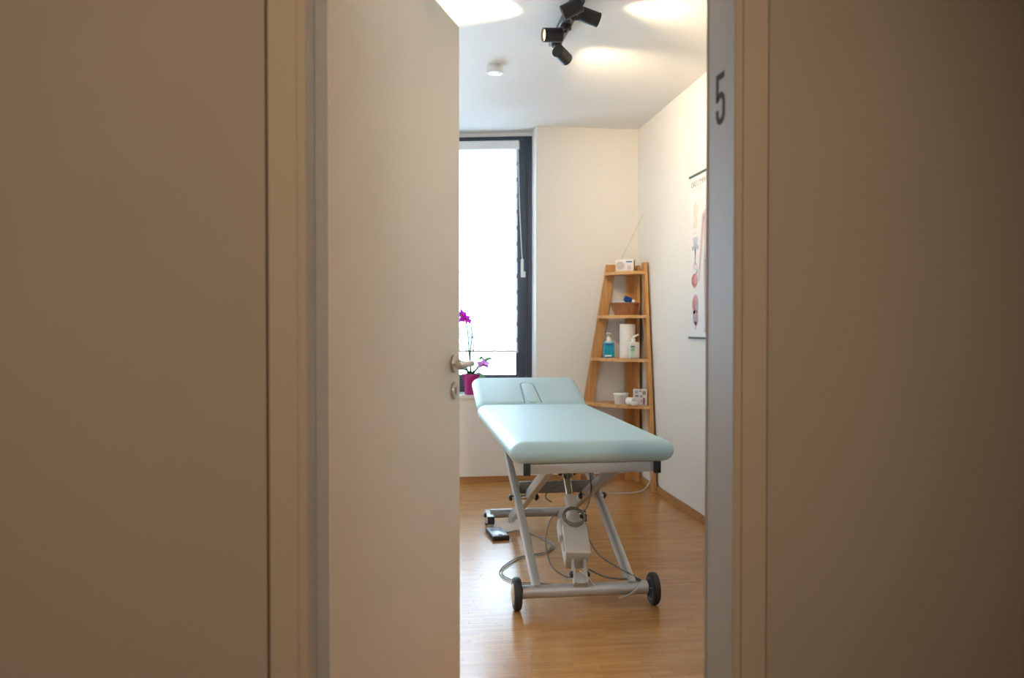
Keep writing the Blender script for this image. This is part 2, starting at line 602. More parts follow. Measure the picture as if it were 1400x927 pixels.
# wall with the doorway, two skins: corridor plaster and room plaster
g = G()
g.b2((-2.5, YD0, 0), (OX0 - 0.0755, YD0 + 0.07, ZC)).b2((OX1 + 0.0755, YD0, 0), (2.9, YD0 + 0.07, ZC)).b2((OX0 - 0.0755, YD0, OZ + 0.0755), (OX1 + 0.0755, YD0 + 0.07, ZC))
struct(g.done('wall_front', PLASTER_HALL, smooth=False), 'beige corridor wall on both sides of the open doorway', 'wall')
g = G()
g.b2((-2.5, YD0 + 0.07, 0), (OX0 - 0.03, YD1, ZC)).b2((OX1 + 0.03, YD0 + 0.07, 0), (2.9, YD1, ZC)).b2((OX0 - 0.03, YD0 + 0.07, OZ + 0.03), (OX1 + 0.03, YD1, ZC))
struct(g.done('wall_front_inner', PLASTER, smooth=False))
struct(G().b2((-2.5, -1.7, 0), (-2.4, YD0, ZC)).done('wall_corridor_left', PLASTER_HALL, smooth=False))
struct(G().b2((2.8, -1.7, 0), (2.9, YD0, ZC)).done('wall_corridor_right', PLASTER_HALL, smooth=False))
struct(G().b2((-2.5, -1.7, 0), (2.9, -1.6, ZC)).done('wall_corridor_rear', PLASTER_HALL, smooth=False))
struct(G().b2((XR, YD1, 0), (XR + 0.12, 6.7, ZC)).done('wall_right', PLASTER, smooth=False),
       'white right wall of the treatment room with the chart', 'wall')
struct(G().b2((XL - 0.12, YD1, 0), (XL, 7.0, ZC)).done('wall_left', PLASTER, smooth=False))
# back wall: pier right of the niche, parapet under the sill, pier at its left end, thin strip over the window
ca, sa = math.cos(WANG), math.sin(WANG)
def win_pt(u, v):            # u metres to the left of the niche's right corner along the askew window line, v deeper
    return (NX - u * ca + v * sa, 6.23 + u * sa + v * ca)
g = G()
g.b2((NX, YB, 0), (XR, 6.6, ZC))
g.b2((XL, YB, 0), (NL, 7.0, ZC))
a0, a1 = win_pt(0, 0.02), win_pt(2.32, 0.02)
g.prism([(NL, YB), (NX, YB), (NX, a0[1] + 0.14), (NL, a1[1] + 0.14)], 0, ZS - 0.02)
g.prism([win_pt(0, -0.005), win_pt(0, 0.12), win_pt(2.32, 0.12), win_pt(2.32, -0.005)], 2.588, ZC)
struct(g.done('wall_back', PLASTER, smooth=False), 'white back wall with the deep window niche', 'wall')

# sill
g = G()
g.prism([(NL, YB - 0.018), (NX, YB - 0.018), (NX, win_pt(0, 0)[1] + 0.005), (NL, win_pt(2.32, 0)[1] + 0.005)], ZS - 0.02, ZS)
struct(g.done('trim_1', SILL, smooth=False), 'white window sill carrying the potted orchid', 'window sill')

# baseboards, made of short pieces
def base_run(name, p0, p1, inward, plen, label):
    p0, p1 = Vector(p0), Vector(p1)
    d = p1 - p0
    L = d.length
    d.normalize()
    n = Vector(inward)
    q = G().prism([tuple(p0.xy), tuple(p1.xy), tuple((p1 + n * 0.010).xy), tuple((p0 + n * 0.010).xy)], 0.0, 0.040)
    root = struct(q.done(name, BASE_WOOD, smooth=False), label, 'baseboard')
    t, protos = 0.0, None
    k = 0
    rr = random.Random(len(name))
    while t < L - 0.01:
        ln = min(plen * rr.uniform(0.85, 1.15), L - t)
        a = p0 + d * t + n * 0.010
        b = p0 + d * (t + ln - 0.0012) + n * 0.010
        e = n * (0.0045 + rr.uniform(0, 0.0008))
        G().prism([tuple(a.xy), tuple(b.xy), tuple((b + e).xy), tuple((a + e).xy)], 0.0, 0.0445).done('baseboard_piece', BASE_WOOD, root, smooth=False)
        t += ln
        k += 1
    return root
base_run('baseboard_back', (XL, YB, 0), (XR - 0.02, YB, 0), (0, -1, 0), 0.105, 'narrow wooden baseboard under the window')
base_run('baseboard_right', (XR, YB - 0.016, 0), (XR, 2.2, 0), (-1, 0, 0), 0.62, 'narrow wooden baseboard along the right wall')

# steel door frame (one thing of the setting), with left and right jamb
tr = bpy.data.objects.new('trim_2', None)
tr['kind'] = 'structure'
tr['label'] = 'grey beige steel door frame around the open doorway'
tr['category'] = 'door frame'
COL.objects.link(tr)
def jamb(side):
    s = -1 if side < 0 else 1
    xi = OX0 if s < 0 else OX1
    f_ = lambda k: xi + s * k
    yb_ = 1.683
    poly = [(f_(0), yb_), (f_(0), YF + 0.003), (f_(0.003), YF), (f_(0.014), YF), (f_(0.0145), YF + 0.0045), (f_(0.0175), YF + 0.0045),
            (f_(0.018), YF), (f_(0.067), YF), (f_(0.070), YF + 0.003), (f_(0.070), YD0 + 0.030), (f_(0.029), YD0 + 0.030), (f_(0.029), yb_)]
    return G().prism(poly, 0, OZ + 0.0).done('jamb', FRAME_STEEL, tr, ang=25)
jl = jamb(-1)
jr = jamb(1)
g = G()
g.prism([(1.683, 0), (YF + 0.003, 0), (YF, 0.003), (YF, 0.014), (YF + 0.0045, 0.0145), (YF + 0.0045, 0.0175), (YF, 0.018), (YF, 0.067),
         (YF + 0.003, 0.070), (YD0 + 0.030, 0.070), (YD0 + 0.030, 0.029), (1.683, 0.029)], OX0 - 0.070, OX1 + 0.070,
        Matrix(((0, 0, 1, 0), (1, 0, 0, 0), (0, 1, 0, OZ), (0, 0, 0, 1))))
g.done('head', FRAME_STEEL, tr, ang=25)
G().b2((OX0 - 0.012, 1.6835, 0.0), (OX0 + 0.024, 1.6915, OZ), bevel=0.003).done('rubber_seal', SEAL, tr)
G().b2((OX1 - 0.002, 1.6835, 0.0), (OX1 + 0.014, 1.690, OZ), bevel=0.002).done('rubber_seal', SEAL, tr)
# number 5 on the right reveal (narrow sans lettering, flat film)
def number_five(parent):
    H_, W_, T_ = 0.104, 0.047, 0.0125
    m = Matrix(((0, 0, 1, OX1 - 0.0006), (-1, 0, 0, 1.638), (0, 1, 0, 1.557), (0, 0, 0, 1)))   # x -> -y (towards the viewer), y -> z
    g = G()
    g.prism([(0, H_), (0, H_ - T_ * 1.05), (W_ * 0.93, H_ - T_ * 1.05), (W_ * 0.93, H_)], 0, 0.0006, m)
    g.prism([(0, H_ - T_), (0, 0.048), (T_, 0.048), (T_, H_ - T_)], 0, 0.0006, m)
    # bowl: a band around a rounded narrow oblong
    out, inn = [], []
    r1, r2 = W_ / 2, W_ / 2 - T_
    cx_ = W_ / 2
    top, bot = 0.066 - r1, r1
    ang = [math.radians(a) for a in range(150, -1, -15)]
    for a in ang:
        out.append((cx_ + r1 * math.cos(a), top + r1 * math.sin(a)))
        inn.append((cx_ + r2 * math.cos(a), top + r2 * math.sin(a)))
    for a in [math.radians(a) for a in range(0, -181, -15)]:
        out.append((cx_ + r1 * math.cos(a), bot + r1 * math.sin(a)))
        inn.append((cx_ + r2 * math.cos(a), bot + r2 * math.sin(a)))
    out.append((0, bot + 0.008))
    inn.append((T_, bot + 0.008))
    for k in range(len(out) - 1):
        g.prism([out[k], out[k + 1], inn[k + 1], inn[k]], 0, 0.0006, m)
    o = g.done('number_five', NUMBER, parent, smooth=False)
    o['label'] = 'grey number 5 on the frame'
number_five(jr)

# door leaf, standing open into the room
HX, HY, DANG, DW = -0.153, 1.700, math.radians(68.95), 0.8776
door = bpy.data.objects.new('door_1', None)
door.location = (HX, HY, 0)
door.rotation_euler = (0, 0, DANG)
door['kind'] = 'structure'
door['label'] = 'plain off-white door standing open into the room'
door['category'] = 'door'
COL.objects.link(door)
g = G().b2((0, 0, 0.008), (DW, 0.026, 2.053), bevel=0.0015)
g.b2((-0.012, 0.026, 0.008), (DW + 0.012, 0.040, 2.066), bevel=0.002)
g.done('leaf', DOOR_PAINT, door, ang=30)
hx, hz, kz = 0.812, 1.037, 0.957
g = G().cyl((hx, 0, hz), (hx, -0.0085, hz), 0.026, seg=36, bevel=0.002)
ro = g.done('handle_rosette', STEEL, door)
G().tube([(hx, -0.008, hz), (hx, -0.040, hz), (hx - 0.002, -0.050, hz), (hx - 0.011, -0.054, hz), (hx - 0.030, -0.054, hz)], 0.0085, seg=16).done('handle_neck', STEEL, ro)
G().cyl((hx + 0.010, -0.054, hz), (hx - 0.118, -0.054, hz - 0.001), 0.0098, seg=20, bevel=0.001).done('lever', STEEL, ro)
g = G().cyl((hx, 0, kz), (hx, -0.0085, kz), 0.025, seg=36, bevel=0.002)
kr = g.done('key_rosette', STEEL, door)
G().b2((hx - 0.003, -0.0092, kz - 0.010), (hx + 0.003, -0.0080, kz + 0.010)).done('keyhole', DARKHOLE, kr, smooth=False)

# window: two sashes in one anthracite frame, askew in the niche
win = bpy.data.objects.new('window_1', None)
win.location = (NX, 6.23, 0)
win.rotation_euler = (0, 0, math.pi - WANG)      # local +x runs left along the window, local -y runs outward
win['kind'] = 'structure'
win['label'] = 'tall window with an anthracite frame in the deep niche'
win['category'] = 'window'
COL.objects.link(win)
WW, Z0, Z1 = 2.30, ZS, 2.588  # unseen left part widened to let in more daylight
g = G()
g.b2((0.0, -0.07, Z0), (0.043, 0.0, Z1), bevel=0.002).b2((WW - 0.043, -0.07, Z0), (WW, 0, Z1), bevel=0.002)
g.b2((0.043, -0.07, Z0), (WW - 0.043, 0, Z0 + 0.05), bevel=0.002).b2((0.043, -0.07, Z1 - 0.03), (WW - 0.043, 0, Z1), bevel=0.002)
for xm in (0.70, 1.50):
    g.b2((xm - 0.03, -0.07, Z0 + 0.05), (xm + 0.03, 0, Z1 - 0.03), bevel=0.002)
g.done('window_frame', ANTHRACITE, win)
for x0, x1 in ((0.045, 0.669), (0.731, 1.469), (1.531, WW - 0.045)):
    g = G()
    zz0, zz1, sw = Z0 + 0.052, Z1 - 0.032, 0.080
    g.b2((x0, -0.055, zz0), (x0 + sw, 0.012, zz1), bevel=0.004).b2((x1 - sw, -0.055, zz0), (x1, 0.012, zz1), bevel=0.004)
    g.b2((x0 + sw, -0.055, zz0), (x1 - sw, 0.012, zz0 + 0.082), bevel=0.004).b2((x0 + sw, -0.055, zz1 - sw), (x1 - sw, 0.012, zz1), bevel=0.004)
    sash = g.done('sash', ANTHRACITE, win)
    G().b2((x0 + sw, -0.030, zz0 + 0.082), (x1 - sw, -0.024, zz1 - sw)).done('pane', GLASS, sash, smooth=False)

# ------------------------------------------------------------------ roller blind on the right sash
bl = thing('roller_blind', 'white double roller blind drawn down over the window', 'blind', (NX, 6.23, 0), math.pi - WANG)
bx0, bx1 = 0.098, 0.640
ZK = 2.478
g = G().b2((bx0 - 0.006, 0.014, ZK), (bx1 + 0.006, 0.070, 2.545), bevel=0.010, seg=3)
ck = g.done('cassette', BLIND_PLASTIC, bl)
zt, bp_, sheer = ZK + 0.004, 0.1215, 0.030
zb = 0.962
k = 0
while zt > zb + 0.005:
    z2 = max(zt - (bp_ - sheer), zb)
    G().b2((bx0 + 0.010, 0.0300, z2), (bx1, 0.0306, zt)).done('fabric_band', BLIND_CLOTH, bl, smooth=False)
    zt = z2
    if zt <= zb + 0.005:
        break
    z2 = max(zt - sheer, zb)
    G().b2((bx0 + 0.012, 0.0301, z2), (bx1, 0.0305, zt)).done('sheer_band', BLIND_SHEER, bl, smooth=False)
    zt = z2
G().b2((bx0 + 0.006, 0.024, zb - 0.018), (bx1, 0.037, zb), bevel=0.004).done('bottom_bar', BLIND_PLASTIC, bl)
G().tube([(bx0 + 0.004, 0.045, ZK), (bx0 - 0.004, 0.040, 2.1), (bx0 - 0.022, 0.034, 1.70), (bx0 - 0.030, 0.032, 1.64)], 0.0032, seg=6).done('pull_cord', BLIND_PLASTIC, bl)
g = G().b2((bx0 - 0.036, 0.0125, 1.515), (bx0 - 0.014, 0.036, 1.655), bevel=0.006, seg=3)
g.b2((bx0 - 0.050, 0.0125, 1.515), (bx0 - 0.030, 0.030, 1.560), bevel=0.005, seg=2)
g.done('cord_tensioner', BLIND_PLASTIC, bl)

# ------------------------------------------------------------------ treatment table
TX, TY = 0.726, 3.29
tab = thing('treatment_table', 'height-adjustable treatment table with pale aqua cushions standing in the middle of the room',
            'treatment table', (TX, TY, 0), math.radians(-0.1))
def cushion(L, Wd, H, rad, k):
    """rounded pad, length L from y=0, width Wd, top at z=H; edge rounding rad sideways, rad/k upright"""
    t = bmesh.new()
    bmesh.ops.create_cube(t, size=1.0)
    bmesh.ops.scale(t, vec=(Wd, L, H * k), verts=t.verts)
    bmesh.ops.bevel(t, geom=t.edges[:], offset=rad, segments=8, affect='EDGES', profile=0.5)
    bmesh.ops.translate(t, vec=(0, L / 2, H * k / 2), verts=t.verts)
    bmesh.ops.scale(t, vec=(1, 1, 1 / k), verts=t.verts)
    return t
ya = -0.145
g = G()
g.merge(cushion(1.60, 0.662, 0.088, 0.056, 1.30), Matrix.Translation((0.006, ya, 0.608)))
g.done('main_cushion', VINYL, tab, ang=60)
TILT = math.radians(17.5)
MH = Matrix.Translation((0.006, ya + 1.607, 0.612)) @ Matrix.Rotation(TILT, 4, 'X')
g = G()
g.merge(cushion(0.47, 0.655, 0.086, 0.056, 1.30), MH)
hc = g.done('head_cushion', VINYL, tab, ang=60)
g = G()
pts = []
for a in range(0, 181, 15):
    pts.append((-0.040 * math.cos(math.radians(a)), 0.300 + 0.040 * math.sin(math.radians(a)), 0.0862))
path = [(-0.050, 0.030, 0.0862), (-0.046, 0.16, 0.0866)] + [(p[0] * (1 + 0.0), p[1], p[2]) for p in pts] + [(0.046, 0.16, 0.0866), (0.050, 0.030, 0.0862)]
G().tube([MH @ Vector(p) for p in path], 0.0030, seg=8, res=3).done('face_slot_seam', SEAM, hc)
t = bmesh.new()
bmesh.ops.create_cube(t, size=1.0)
bmesh.ops.scale(t, vec=(0.078, 0.31, 0.03), verts=t.verts)
bmesh.ops.bevel(t, geom=[e for e in t.edges if abs((e.verts[0].co - e.verts[1].co).z) > 0.01], offset=0.038, segments=8, affect='EDGES', profile=0.5)
bmesh.ops.bevel(t, geom=[e for e in t.edges if e.verts[0].co.z > 0.01 and e.verts[1].co.z > 0.01], offset=0.010, segments=3, affect='EDGES', profile=0.5)
g = G()
g.merge(t, MH @ Matrix.Translation((0, 0.183, 0.0765)))
g.done('face_slot_plug', VINYL, hc, ang=50)
# upper frame
rx = 0.264
for s in (-1, 1):
    r_ = G().b2((s * rx - 0.013 + 0.008, -0.085, 0.562), (s * rx + 0.013 + 0.008, 1.47, 0.607), bevel=0.002).done('side_rail', TABLE_METAL, tab)
    G().b2((s * rx - 0.0138 + 0.008, -0.094, 0.560), (s * rx + 0.0138 + 0.008, -0.080, 0.6075), bevel=0.002).done('end_cap', BLACK_PL, r_)
G().b2((-rx + 0.0215, -0.086, 0.565), (rx - 0.0055, -0.056, 0.606), bevel=0.002).done('end_rail', TABLE_METAL, tab)
G().b2((-rx + 0.0215, 1.43, 0.565), (rx - 0.0055, 1.46, 0.606), bevel=0.002).done('end_rail', TABLE_METAL, tab)
# head section carrier
for s in (-1, 1):
    G().bar(MH @ Vector((s * 0.20, -0.02, -0.014)), MH @ Vector((s * 0.20, 0.36, -0.014)), 0.025, 0.025).done('head_support', TABLE_METAL, tab)
# scissor legs
for s in (-1, 1):
    x1, x2 = s * 0.197 - 0.006, s * 0.140 - 0.002
    G().bar((x1, -0.010, 0.085), (x1, 1.250, 0.585), 0.030, 0.046).done('leg', TABLE_METAL, tab)
    G().bar((x2, 0.030, 0.570), (x2, 1.310, 0.062), 0.030, 0.046).done('leg', TABLE_METAL, tab)
    G().cyl((s * 0.225 - 0.006, 0.604, 0.330), (s * 0.115 - 0.002, 0.604, 0.330), 0.012, seg=16).done('pivot_pin', CHROME, tab)
    for xx in (s * 0.222 - 0.006, s * 0.112 - 0.002):
        sg = 1 if (xx > s * 0.17) else -1
        G().lathe([(0.0, 0.016), (0.010, 0.014), (0.016, 0.007), (0.017, 0.0), (0.0, 0.0)], (xx, 0.604, 0.330), (sg, 0, 0), 18).done('pivot_cap', BLACK_PL, tab)
G().b2((-0.182, 0.660, 0.335), (0.170, 0.685, 0.392), bevel=0.002).done('cross_beam', TABLE_BEAM, tab)
G().cyl((-0.142, 0.46, 0.452), (0.138, 0.46, 0.452), 0.0 + 0.016, seg=18).done('cross_tube', TABLE_METAL, tab) if False else None
# base: near tube on wheels, far tube on feet
G().cyl((-0.262, 0, 0.073), (0.256, 0, 0.073), 0.0265, seg=28).done('axle_tube', TABLE_METAL, tab)
for s in (-1, 1):
    xw = s * 0.284
    w = G().lathe([(0.0, -0.013), (0.040, -0.013), (0.046, -0.016), (0.058, -0.0155), (0.0640, -0.011), (0.0665, 0.0), (0.0640, 0.011), (0.058, 0.0155), (0.046, 0.016), (0.040, 0.013), (0.0, 0.013)],
                  (xw, 0, 0.0665), (1, 0, 0), 40).done('wheel', RUBBER, tab)
    G().lathe([(0.0, 0.010), (0.022, 0.009), (0.036, 0.005), (0.043, 0.0), (0.043, -0.004), (0.0, -0.004)], (xw + s * 0.0135, 0, 0.0665), (s, 0, 0), 32).done('hub_cap', HUB, w)
    g = G()
    for k in range(5):
        a = 2 * math.pi * k / 5 + 0.3
        g.bar((xw - s * 0.0145, 0.010 * math.cos(a), 0.0665 + 0.010 * math.sin(a)), (xw - s * 0.0145, 0.044 * math.cos(a), 0.0665 + 0.044 * math.sin(a)), 0.004, 0.010, up=(1, 0, 0) if False else (-math.cos(a) * 0 + 1, 0, 0), bevel=0.001)
    g.lathe([(0.040, 0), (0.046, 0), (0.046, 0.004), (0.040, 0.004)], (xw - s * 0.012, 0, 0.0665), (-s, 0, 0), 30)
    g.done('wheel_spokes', HUB_GREY, w)
YFAR = 1.372
G().cyl((-0.255, YFAR, 0.080), (0.262, YFAR, 0.080), 0.025, seg=24).done('foot_tube', TABLE_METAL, tab)
for s in (-1, 1):
    xf = s * 0.262 + 0.003
    fb = G().b2((xf - 0.019, YFAR - 0.085, 0.040), (xf + 0.019, YFAR + 0.100, 0.082), bevel=0.003).done('foot_bar', TABLE_METAL, tab)
    G().b2((xf - 0.0195, YFAR - 0.093, 0.040), (xf + 0.0195, YFAR - 0.083, 0.0825), bevel=0.002).done('end_cap', BLACK_PL, fb)
    for yy in (YFAR - 0.068, YFAR + 0.08):
        G().cyl((xf, yy, 0.008), (xf, yy, 0.042), 0.017, seg=18).done('foot', TABLE_METAL, fb)
        G().cyl((xf, yy, 0.0), (xf, yy, 0.009), 0.019, seg=18).done('foot_pad', BLACK_PL, fb)
    G().lathe([(0, 0.016), (0.010, 0.014), (0.014, 0.006), (0.014, 0), (0, 0)], (xf + s * 0.018, YFAR, 0.072), (s, 0, 0), 16).done('bolt_cap', BLACK_PL, fb)
# lifting motor
LA = Vector((-0.024, 0.0, 0.128))
LB = Vector((0.006, 0.470, 0.492))
ad = (LB - LA).normalized()
ax_ = Vector((1, 0, 0))
ax_ = (ax_ - ad * ax_.dot(ad)).normalized()
az_ = ax_.cross(ad)
MM = Matrix((ax_, ad, az_)).transposed().to_4x4()
MM.translation = LA
def mloc(x, y_, z):
    return MM @ Vector((x, y_, z))
mt = G()
tb = bmesh.new()
bmesh.ops.create_cube(tb, size=1.0)
bmesh.ops.scale(tb, vec=(0.106, 0.150, 0.112), verts=tb.verts)
for v in tb.verts:
    if v.co.y < 0 and v.co.z < 0:
        v.co.x *= 0.80
bmesh.ops.bevel(tb, geom=tb.edges[:], offset=0.005, segments=3, affect='EDGES', profile=0.5)
mt.merge(tb, MM @ Matrix.Translation((-0.004, 0.155, -0.008)))
motor = mt.done('motor_housing', MOTOR, tab)
g = G()
g.merge(cushion(0.10, 0.118, 0.060, 0.012, 1.0), MM @ Matrix.Translation((-0.008, 0.190, -0.044)))
g.done('motor_shell', MOTOR, motor)
G().b2((0, 0, 0), (0.001, 0.001, 0.001)) if False else None
g = G()
tb = bmesh.new()
bmesh.ops.create_cube(tb, size=1.0)
bmesh.ops.scale(tb, vec=(0.0015, 0.10, 0.004), verts=tb.verts)
g.merge(tb, MM @ Matrix.Translation((-0.0545, 0.165, 0.012)))
g.done('housing_groove', DARKHOLE, motor)
g = G().lathe([(0, 0), (0.040, 0), (0.045, 0.006), (0.043, 0.040), (0.032, 0.060), (0.026, 0.068), (0, 0.068)], mloc(0, 0.232, 0.0), ad, 28)
g.done('gearbox', MOTOR, motor)
g = G().lathe([(0.026, 0), (0.025, 0.085), (0.029, 0.090), (0.030, 0.112), (0.026, 0.116), (0, 0.116)], mloc(0, 0.298, 0), ad, 28)
g.done('guide_sleeve', MOTOR, motor)
G().cyl(mloc(0, 0.40, 0), mloc(0, 0.575, 0), 0.0165, seg=24).done('piston_rod', CHROME, motor)
# coil of cable hung around the motor neck
g = G()
cc = mloc(-0.004, 0.258, 0.054)
for k, rr in enumerate((0.0455, 0.0475, 0.0440)):
    g.tube([cc + ax_ * (rr * math.cos(a)) + ad * (rr * math.sin(a) + 0.002 * k) + az_ * (0.005 * k) for a in [2 * math.pi * i / 16 for i in range(17)]], 0.0034, seg=7, res=3)
g.done('cable_coil', CABLE, motor)
# brackets
g = G()
for xx in (-0.024, 0.024):
    g.bar(mloc(xx, -0.040, -0.004), mloc(xx, 0.070, 0.0), 0.010, 0.042, bevel=0.002)
g.bar(mloc(0, -0.040, -0.004), mloc(0, 0.01, 0.0), 0.04, 0.030, bevel=0.004)
lower = g.done('lower_bracket', TABLE_METAL, tab)
for s in (-1, 1):
    G().lathe([(0, 0.014), (0.009, 0.012), (0.014, 0.005), (0.014, 0), (0, 0)], mloc(s * 0.029, 0.010, 0), (s, 0, 0), 16).done('bolt_cap', BLACK_PL, lower)
g = G().cyl((-0.142, 0.475, 0.492), (0.138, 0.475, 0.492), 0.015, seg=18)
ub = g.done('cross_tube', TABLE_METAL, tab)
g = G()
for xx in (-0.022, 0.022):
    g.b2((xx + 0.004 - 0.004, 0.40, 0.455), (xx + 0.004 + 0.004, 0.48, 0.500), bevel=0.002)
g.done('upper_bracket', TABLE_METAL, ub)
for s in (-1, 1):
    G().lathe([(0, 0.016), (0.010, 0.014), (0.015, 0.006), (0.015, 0), (0, 0)], (0.004 + s * 0.026, 0.425, 0.476), (s, 0, 0), 16).done('bolt_cap', BLACK_PL, ub)
# cables that belong to the table
INV = (Matrix.Translation((TX, TY, 0)) @ Matrix.Rotation(math.radians(-0.1), 4, 'Z')).inverted()
def L_(p):
    return INV @ Vector(p)
def cable(name, pts, r, m, parent=tab):
    return G().tube([L_(p) for p in pts], r, seg=7).done(name, m, parent)
cable('motor_cable', [(0.735, 3.53, 0.31), (0.76, 3.44, 0.26), (0.80, 3.38, 0.19), (0.87, 3.34, 0.145), (0.925, 3.305, 0.118), (0.958, 3.28, 0.105)], 0.0035, CABLE)
cable('motor_cable', [(0.958, 3.28, 0.104), (0.93, 3.262, 0.075), (0.895, 3.262, 0.052), (0.86, 3.275, 0.036)], 0.0032, CABLE_LIGHT)
cable('motor_cable', [(0.742, 3.31, 0.150), (0.80, 3.32, 0.118), (0.85, 3.315, 0.106), (0.93, 3.30, 0.104), (0.958, 3.285, 0.104)], 0.0045, CABLE)
cable('motor_cable', [(0.66, 3.55, 0.335), (0.615, 3.52, 0.30), (0.590, 3.46, 0.22), (0.60, 3.38, 0.15), (0.645, 3.32, 0.122), (0.685, 3.295, 0.122)], 0.0032, CABLE)
cable('motor_cable', [(0.70, 3.29, 0.150), (0.73, 3.262, 0.130), (0.755, 3.255, 0.098)], 0.0026, CABLE_LIGHT)
cable('motor_cable', [(0.735, 3.55, 0.325), (0.80, 3.62, 0.33), (0.845, 3.72, 0.40), (0.850, 3.80, 0.49), (0.86, 3.9, 0.558)], 0.0035, CABLE)
cable('motor_cable', [(0.66, 3.72, 0.34), (0.635, 3.74, 0.36), (0.66, 3.78, 0.385), (0.70, 3.82, 0.392), (0.73, 3.9, 0.40)], 0.0032, CABLE)
cable('power_cable', [(0.985, 3.42, 0.555), (0.990, 3.50, 0.50), (1.02, 3.9, 0.20), (1.00, 4.3, 0.012), (0.98, 4.9, 0.005), (1.10, 5.40, 0.0045), (1.36, 5.485, 0.0045), (1.52, 5.49, 0.0045), (1.600, 5.45, 0.030), (1.640, 5.42, 0.10), (1.660, 5.40, 0.20), (1.69, 5.38, 0.30), (1.722, 5.37, 0.32)][4:], 0.0042, CABLE_LIGHT)

# ------------------------------------------------------------------ hand control on the floor
hs = thing('hand_control', 'black hand control with a pale blue keypad lying on the floor beside the table foot', 'hand control', (0.492, 4.465, 0), 0.10)
G().b2((-0.046, -0.100, 0.0), (0.046, 0.100, 0.026), bevel=0.005).done('housing', BLACK_PL, hs)
kp = G().b2((-0.041, -0.090, 0.0255), (0.041, 0.093, 0.0275), bevel=0.0008).done('keypad', KEYPAD, hs)
for xx in (-0.024, 0.024):
    for yy in (-0.070, 0.035):
        G().b2((xx - 0.013, yy - 0.018, 0.027), (xx + 0.013, yy + 0.018, 0.0292), bevel=0.001).done('key', WHITE_PL if yy < 0 else KEYPAD, kp)
        if yy > 0:
            G().b2((xx - 0.004, yy - 0.008, 0.0290), (xx + 0.004, yy + 0.008, 0.0296)).done('key_mark', INK_NAVY, kp, smooth=False)
G().b2((-0.010, -0.088, 0.0272), (0.010, -0.060, 0.0283)).done('display_strip', INK_NAVY, kp, smooth=False)
IH = (Matrix.Translation((0.492, 4.465, 0)) @ Matrix.Rotation(0.10, 4, 'Z')).inverted()
cpts = [(0.537, 4.50, 0.010), (0.575, 4.535, 0.005), (0.611, 4.560, 0.0045), (0.669, 4.51, 0.0045), (0.727, 4.345, 0.0045), (0.746, 4.224, 0.0045), (0.694, 4.105, 0.0045),
        (0.602, 4.063, 0.0045), (0.532, 4.007, 0.0045), (0.466, 3.903, 0.0045), (0.429, 3.801, 0.0045), (0.436, 3.711, 0.0045), (0.474, 3.641, 0.0045),
        (0.526, 3.592, 0.0045), (0.606, 3.582, 0.0045), (0.674, 3.542, 0.0045), (0.73, 3.50, 0.0045)]
G().tube([IH @ Vector(p) for p in cpts], 0.0025, seg=7).done('cable', CABLE, hs)
c2 = [(0.73, 3.515, 0.0045), (0.66, 3.575, 0.0045), (0.58, 3.612, 0.0045), (0.50, 3.640, 0.0045), (0.447, 3.725, 0.0045), (0.442, 3.81, 0.0045), (0.480, 3.895, 0.0045), (0.54, 3.985, 0.0045),
      (0.62, 4.040, 0.0045), (0.70, 4.085, 0.0045), (0.762, 4.21, 0.0045), (0.74, 4.36, 0.0045), (0.70, 4.43, 0.0045)]
G().tube([IH @ Vector(p) for p in c2], 0.0025, seg=7).done('cable', CABLE, hs)

# ------------------------------------------------------------------ corner shelf
CX, CY = XR - 0.012, YB - 0.016
sh = thing('corner_shelf', 'tapering wooden corner shelf with four boards in the right back corner', 'shelf', (CX, CY, 0))
def xo(z): return (1.206 - CX) + (1.476 - 1.206) * z / 1.6
def yo(z): return (5.495 - CY) + (5.735 - 5.495) * z / 1.6
HT = 1.600
# left leg against the back wall, right leg against the side wall, L-shaped post in the corner
g = G()
g.prism([(xo(0), 0), (xo(0) + 0.072, 0), (xo(HT) + 0.072, HT), (xo(HT), HT)], 0, 0.022, Matrix(((1, 0, 0, 0), (0, 0, 1, -0.024), (0, 1, 0, 0), (0, 0, 0, 1))))
g.done('leg', SHELF_UP, sh, smooth=False)
g = G()
g.prism([(yo(0), 0), (yo(0) + 0.072, 0), (yo(HT) + 0.072, HT), (yo(HT), HT)], 0, 0.022, Matrix(((0, 0, 1, -0.026), (1, 0, 0, 0), (0, 1, 0, 0), (0, 0, 0, 1))))
g.done('leg', SHELF_UP, sh, smooth=False)
g = G().b2((-0.098, -0.034, 0), (-0.030, -0.014, HT - 0.01), bevel=0.001)
g.done('corner_post', SHELF_UP, sh, smooth=False)
G().b2((-0.030, -0.120, 0), (-0.010, -0.014, HT - 0.01), bevel=0.001).done('corner_post', SHELF_UP, sh, smooth=False)
for z in (0.578, 0.904, 1.213, 1.528):
    xl, yr = xo(z) - 0.004, yo(z) + 0.000
    pts = [(-0.027, -0.026), (xl, -0.026), (xl, -0.058)]
    p0, p1 = Vector((xl, -0.058)), Vector((-0.060, yr))
    nrm = Vector((-1, -1)).normalized()
    for k in range(1, 12):
        t = k / 12
        p = p0.lerp(p1, t) + nrm * 0.055 * 4 * t * (1 - t)
        pts.append((p.x, p.y))
    pts += [(-0.060, yr), (-0.027, yr)]
    G().prism(pts, z - 0.011, z + 0.011).done('shelf_board', SHELF_FLAT, sh, smooth=False)
ZS1, ZS2, ZS3, ZS4 = [z + 0.011 for z in (0.578, 0.904, 1.213, 1.528)]

